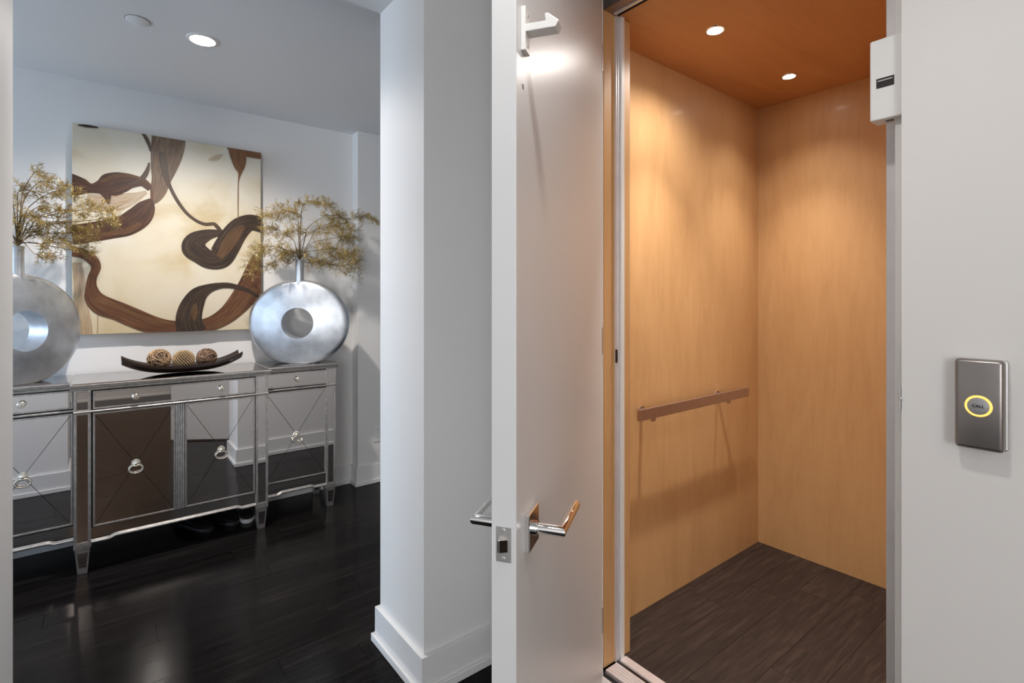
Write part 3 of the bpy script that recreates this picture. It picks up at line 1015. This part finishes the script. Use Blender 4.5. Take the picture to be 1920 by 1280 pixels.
def woven_ball(label, x, mat, style, seed, r=0.056):
    u = (x - TX) / 0.285
    zt = TOPZ + 0.0155 + 0.060 * (abs(u) + .1) ** 3.0
    b = thing('woven_ball', label, 'decorative ball', (x, TY, zt), group='woven balls on the tray')
    rn = random.Random(seed)
    n = 24
    k = 12
    prof = [(max(.0005, r * .9 * math.sin(PI * i / k)), r - r * .9 * math.cos(PI * i / k)) for i in range(k + 1)]
    MB().lathe(prof, n=n).build('core', 'rattan_core', b, smooth=True)
    m = MB()
    if style == 'wound':
        for s in range(44):
            ax = Vector((rn.gauss(0, 1), rn.gauss(0, 1), rn.gauss(0, 1))).normalized()
            a = ax.orthogonal().normalized()
            c = ax.cross(a)
            off = rn.uniform(-.45, .45) * r
            rr = math.sqrt(r * r - off * off) * rn.uniform(.95, 1.03)
            a0, a1 = rn.uniform(0, 6.28), rn.uniform(2.6, 6.2)
            pts = []
            for i in range(19):
                q = a0 + a1 * i / 18
                pts.append(ax * off + (a * math.cos(q) + c * math.sin(q)) * rr + Vector((0, 0, r)))
            m.tube(pts, rn.uniform(.0013, .0023), 4)
    else:
        for k in range(300):                         # straw knots set round the ball in a spiral
            zf = 1 - 2 * (k + .5) / 300
            q = k * 2.39996
            rr = math.sqrt(1 - zf * zf)
            d = Vector((rr * math.cos(q), rr * math.sin(q), zf))
            c = d * (r * .9) + Vector((0, 0, r))
            m.tube([c, c + d * r * .10, c + d * r * .15], [.0040, .0034, .0010], 5)
    w = m.build('weave', mat, b)
    w['kind'] = 'stuff'
    return b


woven_ball('tan ball of loosely wound rattan at the left of the tray', 0.250, 'rattan', 'wound', 1)
woven_ball('pale knobbly straw ball in the middle of the tray', 0.364, 'rattan_pale', 'knob', 2, 0.054)
woven_ball('dark brown wound rattan ball at the right of the tray', 0.476, 'rattan_dark', 'wound', 3, 0.052)


# ================================================================== painting
def paint_mat(name, dark, mid, light, freq=9.0, alpha=1.0, dry=0.0):
    m, nt, b = new_mat(name)
    uv = N(nt, 'ShaderNodeUVMap')
    mp = N(nt, 'ShaderNodeMapping')
    mp.inputs['Scale'].default_value = (2.2, freq, 1)
    nt.links.new(uv.outputs[0], mp.inputs['Vector'])
    n1 = N(nt, 'ShaderNodeTexNoise')
    n1.inputs['Scale'].default_value = 1.0
    n1.inputs['Detail'].default_value = 6
    n1.inputs['Roughness'].default_value = .65
    nt.links.new(mp.outputs[0], n1.inputs['Vector'])
    r = N(nt, 'ShaderNodeValToRGB')
    e = r.color_ramp.elements
    e[0].position = .32
    e[0].color = (*dark, 1)
    e[1].position = .70
    e[1].color = (*light, 1)
    e.new(.50).color = (*mid, 1)
    nt.links.new(n1.outputs['Fac'], r.inputs['Fac'])
    nt.links.new(r.outputs['Color'], b.inputs['Base Color'])
    b.inputs['Roughness'].default_value = .45
    if dry > 0:
        mp2 = N(nt, 'ShaderNodeMapping')
        mp2.inputs['Scale'].default_value = (3.0, freq * 3, 1)
        nt.links.new(uv.outputs[0], mp2.inputs['Vector'])
        n2 = N(nt, 'ShaderNodeTexNoise')
        n2.inputs['Scale'].default_value = 1.0
        n2.inputs['Detail'].default_value = 5
        nt.links.new(mp2.outputs[0], n2.inputs['Vector'])
        mr = N(nt, 'ShaderNodeMapRange')
        mr.inputs['From Min'].default_value = .5 - .12
        mr.inputs['From Max'].default_value = .5 + .14
        mr.inputs['To Min'].default_value = alpha
        mr.inputs['To Max'].default_value = alpha * (1 - dry)
        nt.links.new(n2.outputs['Fac'], mr.inputs['Value'])
        nt.links.new(mr.outputs[0], b.inputs['Alpha'])
    else:
        b.inputs['Alpha'].default_value = alpha
    return m


def canvas_mat():
    m, nt, b = new_mat('cream_canvas')
    tc = N(nt, 'ShaderNodeTexCoord')
    n1 = N(nt, 'ShaderNodeTexNoise')
    n1.inputs['Scale'].default_value = 2.6
    n1.inputs['Detail'].default_value = 5
    n1.inputs['Distortion'].default_value = .5
    nt.links.new(tc.outputs['Object'], n1.inputs['Vector'])
    r = N(nt, 'ShaderNodeValToRGB')
    e = r.color_ramp.elements
    e[0].position = .34
    e[0].color = (.50, .41, .25, 1)
    e[1].position = .60
    e[1].color = (.66, .625, .53, 1)
    e.new(.46).color = (.62, .56, .43, 1)
    nt.links.new(n1.outputs['Fac'], r.inputs['Fac'])
    # ochre wash spreading from the lower edge and the left side of the picture
    sx = N(nt, 'ShaderNodeSeparateXYZ')
    nt.links.new(tc.outputs['Object'], sx.inputs[0])
    mr = N(nt, 'ShaderNodeMapRange')
    mr.inputs['From Min'].default_value = .55
    mr.inputs['From Max'].default_value = .0
    mr.inputs['To Max'].default_value = .55
    nt.links.new(sx.outputs['Z'], mr.inputs['Value'])
    mx = N(nt, 'ShaderNodeMix')
    mx.data_type = 'RGBA'
    nt.links.new(mr.outputs[0], mx.inputs[0])
    nt.links.new(r.outputs['Color'], mx.inputs[6])
    mx.inputs[7].default_value = (.56, .44, .25, 1)
    nt.links.new(mx.outputs[2], b.inputs['Base Color'])
    b.inputs['Roughness'].default_value = .5
    bp = N(nt, 'ShaderNodeBump')
    bp.inputs['Strength'].default_value = .1
    bp.inputs['Distance'].default_value = .001
    n2 = N(nt, 'ShaderNodeTexNoise')
    n2.inputs['Scale'].default_value = 120
    nt.links.new(tc.outputs['Object'], n2.inputs['Vector'])
    nt.links.new(n2.outputs['Fac'], bp.inputs['Height'])
    nt.links.new(bp.outputs['Normal'], b.inputs['Normal'])
    return m


M['canvas'] = canvas_mat()
M['umber'] = paint_mat('umber_paint', (.022, .008, .004), (.05, .018, .008), (.15, .06, .025), 16)
M['sienna'] = paint_mat('sienna_paint', (.045, .016, .007), (.10, .038, .015), (.22, .10, .042), 18)
M['dry'] = paint_mat('dry_brush_paint', (.075, .036, .018), (.14, .075, .038), (.28, .17, .095), 16, .94, .42)
M['black_brown'] = paint_mat('black_brown_paint', (.014, .008, .005), (.03, .017, .010), (.10, .06, .034), 15)
M['thin'] = paint_mat('thin_line_paint', (.035, .02, .012), (.06, .035, .02), (.11, .06, .035), 2)
M['stain'] = paint_mat('pale_stain_paint', (.30, .15, .06), (.42, .25, .12), (.55, .38, .2), 5, .55, .7)
M['ochre'] = paint_mat('ochre_dry_paint', (.16, .07, .028), (.26, .13, .055), (.42, .26, .13), 22, .5, .95)
M['drip'] = paint_mat('drip_paint', (.10, .04, .015), (.19, .085, .035), (.3, .15, .07), 4, .95)

STROKES = [
    ('n', 'stain', [(0.02, 0.392, 0.02), (0.032, 0.293, 0.026), (0.039, 0.184, 0.03), (0.047, 0.084, 0.034), (0.051, -0.002, 0.036)]),
    ('o', 'stain', [(0.107, 0.183, 0.003), (0.109, 0.092, 0.003), (0.107, 0.001, 0.003)]),
    ('c', 'dry', [(0.438, 1.17, 0.085), (0.436, 1.116, 0.083), (0.427, 1.049, 0.078), (0.413, 0.971, 0.065), (0.4, 0.893, 0.047), (0.386, 0.827, 0.039), (0.371, 0.777, 0.024), (0.36, 0.749, 0.006)]),
    ('b2', 'sienna', [(0.312, 0.892, 0.005), (0.347, 0.854, 0.006), (0.354, 0.78, 0.006), (0.347, 0.705, 0.006), (0.321, 0.638, 0.005), (0.269, 0.587, 0.006), (0.202, 0.55, 0.004), (0.121, 0.521, 0.004)]),
    ('p', 'stain', [(0.06, 0.74, 0.03), (0.13, 0.73, 0.05), (0.2, 0.74, 0.045), (0.27, 0.775, 0.03), (0.33, 0.815, 0.008)]),
    ('a', 'umber', [(-0.003, 0.811, 0.061), (0.043, 0.808, 0.045), (0.082, 0.803, 0.026), (0.121, 0.813, 0.038), (0.161, 0.831, 0.062), (0.211, 0.854, 0.057), (0.261, 0.868, 0.039), (0.312, 0.865, 0.023), (0.347, 0.833, 0.015)]),
    ('a2', 'umber', [(0.141, 0.795, 0.03), (0.153, 0.756, 0.014), (0.156, 0.726, 0.003)]),
    ('b', 'umber', [(0.351, 0.775, 0.009), (0.331, 0.73, 0.043), (0.295, 0.668, 0.059), (0.236, 0.615, 0.058), (0.17, 0.589, 0.054), (0.098, 0.567, 0.052), (0.043, 0.551, 0.052), (-0.003, 0.54, 0.052)]),
    ('d', 'thin', [(0.308, 1.155, 0.006), (0.328, 1.125, 0.01), (0.342, 1.087, 0.008), (0.348, 1.051, 0.003)]),
    ('e', 'thin', [(0.342, 0.986, 0.004), (0.334, 0.942, 0.01), (0.314, 0.897, 0.013), (0.282, 0.864, 0.01), (0.244, 0.845, 0.006)]),
    ('f', 'thin', [(0.404, 1.056, 0.017), (0.413, 0.993, 0.018), (0.422, 0.929, 0.014), (0.445, 0.856, 0.009), (0.482, 0.779, 0.009), (0.528, 0.713, 0.008), (0.576, 0.673, 0.008), (0.624, 0.655, 0.009), (0.669, 0.661, 0.009), (0.689, 0.644, 0.011), (0.719, 0.606, 0.01)]),
    ('i', 'sienna', [(-0.003, 0.451, 0.026), (0.043, 0.443, 0.026), (0.082, 0.415, 0.026), (0.102, 0.371, 0.021), (0.086, 0.314, 0.02), (0.082, 0.264, 0.024), (0.094, 0.204, 0.041), (0.133, 0.158, 0.053), (0.202, 0.126, 0.051), (0.269, 0.089, 0.053), (0.347, 0.05, 0.051), (0.427, 0.031, 0.041), (0.51, 0.023, 0.04), (0.595, 0.028, 0.04), (0.674, 0.051, 0.045), (0.755, 0.107, 0.055), (0.828, 0.194, 0.068), (0.881, 0.282, 0.073), (0.925, 0.372, 0.078), (0.963, 0.446, 0.08)]),
    ('i2', 'ochre', [(0.10, 0.195, 0.012), (0.15, 0.172, 0.014), (0.21, 0.145, 0.013), (0.28, 0.108, 0.012), (0.36, 0.066, 0.012), (0.45, 0.05, 0.008)]),
    ('i3', 'ochre', [(0.63, 0.02, 0.008), (0.70, 0.035, 0.014), (0.77, 0.085, 0.016), (0.835, 0.16, 0.016), (0.88, 0.235, 0.012), (0.905, 0.29, 0.006)]),
    ('b3', 'ochre', [(0.30, 0.63, 0.014), (0.25, 0.588, 0.016), (0.18, 0.563, 0.014), (0.10, 0.543, 0.012), (0.03, 0.525, 0.010)]),
    ('a3', 'ochre', [(0.12, 0.84, 0.006), (0.17, 0.876, 0.010), (0.22, 0.895, 0.010), (0.28, 0.893, 0.008), (0.33, 0.86, 0.005)]),
    ('h', 'black_brown', [(0.952, 0.188, 0.01), (0.903, 0.223, 0.01), (0.86, 0.25, 0.012), (0.807, 0.269, 0.014), (0.755, 0.281, 0.016), (0.704, 0.279, 0.018), (0.644, 0.261, 0.027), (0.59, 0.222, 0.047), (0.557, 0.16, 0.06), (0.54, 0.094, 0.067), (0.542, 0.038, 0.07), (0.557, -0.012, 0.078)]),
    ('g', 'black_brown', [(0.724, 0.605, 0.014), (0.674, 0.603, 0.023), (0.619, 0.583, 0.037), (0.575, 0.548, 0.054), (0.565, 0.505, 0.064), (0.60, 0.468, 0.056), (0.648, 0.440, 0.056), (0.704, 0.457, 0.068), (0.744, 0.528, 0.070), (0.781, 0.6, 0.066), (0.822, 0.655, 0.060), (0.87, 0.687, 0.050), (0.914, 0.687, 0.05), (0.952, 0.679, 0.053)]),
    ('g2', 'ochre', [(0.700, 0.455, 0.018), (0.735, 0.515, 0.032), (0.768, 0.575, 0.036), (0.803, 0.625, 0.028), (0.838, 0.66, 0.012)]),
    ('h2', 'ochre', [(0.575, 0.17, 0.004), (0.567, 0.13, 0.018), (0.565, 0.09, 0.014), (0.57, 0.06, 0.004)]),
    ('j', 'drip', [(0.744, 1.143, 0.005), (0.786, 1.134, 0.021), (0.86, 1.13, 0.024), (0.952, 1.128, 0.024)]),
    ('k', 'drip', [(0.796, 1.142, 0.047), (0.807, 1.091, 0.045), (0.812, 1.034, 0.030), (0.815, 0.994, 0.01), (0.807, 0.94, 0.003), (0.805, 0.835, 0.003), (0.805, 0.701, 0.002)]),
    ('l', 'stain', [(0.639, 1.049, 0.002), (0.679, 1.07, 0.016), (0.722, 1.1, 0.002)]),
    ('m', 'black_brown', [(0.024, 1.137, 0.003), (0.059, 1.139, 0.008), (0.09, 1.140, 0.006), (0.11, 1.141, 0.004)]),
]
CW, CH, CDP = 0.940, 1.147, 0.036
pic = thing('abstract_painting', 'square abstract canvas with brown looping brush strokes on cream', 'painting', (-0.125, 3.67, 1.147))
part_box('canvas', 'canvas', pic, 0, CW, 0, CDP, 0, CH, 0.002)
MB().box(0.2, 0.74, CDP, 0.0495, 0.8, 0.84).build('hanging_cleat', 'dark', pic)


def ribbon(P, mat, lift):
    C = catmull(P)
    n = len(C)
    NV = 4
    vs, uvs, fs = [], [], []
    L = 0
    for i in range(n):
        x, z, w = C[i]
        a, b = C[max(i - 1, 0)], C[min(i + 1, n - 1)]
        dx, dz = b[0] - a[0], b[1] - a[1]
        q = math.hypot(dx, dz) or 1
        nx_, nz_ = -dz / q, dx / q
        if i:
            L += math.hypot(x - C[i - 1][0], z - C[i - 1][1])
        for j in range(NV + 1):
            v = -1 + 2 * j / NV
            px = min(CW, max(0.0, x + nx_ * w * v))
            pz = min(CH, max(0.0, z + nz_ * w * v))
            vs.append((px, -lift - 0.0002 * i / n, pz))
            uvs.append((L * 3.0, j / NV))
    for i in range(n - 1):
        for j in range(NV):
            a = i * (NV + 1) + j
            fs.append((a, a + 1, a + NV + 2, a + NV + 1))
    me = bpy.data.meshes.new('paint_stroke')
    me.from_pydata(vs, [], fs)
    ul = me.uv_layers.new(name='UVMap')
    for p in me.polygons:
        for li in p.loop_indices:
            ul.data[li].uv = uvs[me.loops[li].vertex_index]
    me.materials.append(M[mat])
    o = bpy.data.objects.new('paint_stroke', me)
    COL.objects.link(o)
    o.parent = pic
    return o


for i, (k_, mt, P) in enumerate(STROKES):
    ribbon(P, mt, 0.0004 + 0.0003 * i)


# ================================================================== shoes under the console
def shoe(label, loc, rz, upper, sole):
    s = thing('shoe', label, 'shoe', loc, rz, group='shoes under the console')
    st = [(0.0, .030, .030, .075), (.03, .034, .033, .085), (.08, .034, .033, .078), (.13, .036, .036, .060), (.18, .042, .043, .050), (.23, .040, .041, .043), (.262, .026, .028, .034), (.272, .010, .012, .026)]

    def loft(z_of, scale):
        m = MB()
        n = 14
        for (x, a, b, h) in st:
            for k in range(n):
                q = 2 * PI * k / n
                y = scale * a * math.cos(q)
                m.v.append((x - .13, y, z_of(h, math.sin(q))))
        for i in range(len(st) - 1):
            for k in range(n):
                k2 = (k + 1) % n
                m.f.append((i * n + k, i * n + k2, (i + 1) * n + k2, (i + 1) * n + k))
        m.f.append(tuple(range(n)))
        m.f.append(tuple((len(st) - 1) * n + k for k in range(n)))
        return m
    loft(lambda h, sn: .022 + (h - .022) * .5 * (1 + sn), 1.0).build('upper', upper, s, smooth=True)
    loft(lambda h, sn: .0115 + .0115 * max(-1, min(1, 2.2 * sn)), 1.08).build('sole', sole, s, smooth=True)
    m = MB()
    for k in range(5):
        x = -.04 + k * .022
        m.tube([(x, -.018, .082 - k * .0065), (x, 0, .086 - k * .0065), (x, .018, .082 - k * .0065)], .002, 5)
    m.build('laces', sole, s)
    return s


shoe('black shoe under the console, left of the pair', (0.43, 3.54, 0), math.radians(-60), 'leather', 'leather')
shoe('black shoe under the console, between two other shoes', (0.56, 3.55, 0), math.radians(-62), 'leather', 'leather')
shoe('shoe with a pale sole under the console by the right front foot', (0.70, 3.56, 0), math.radians(-95), 'leather', 'sole')
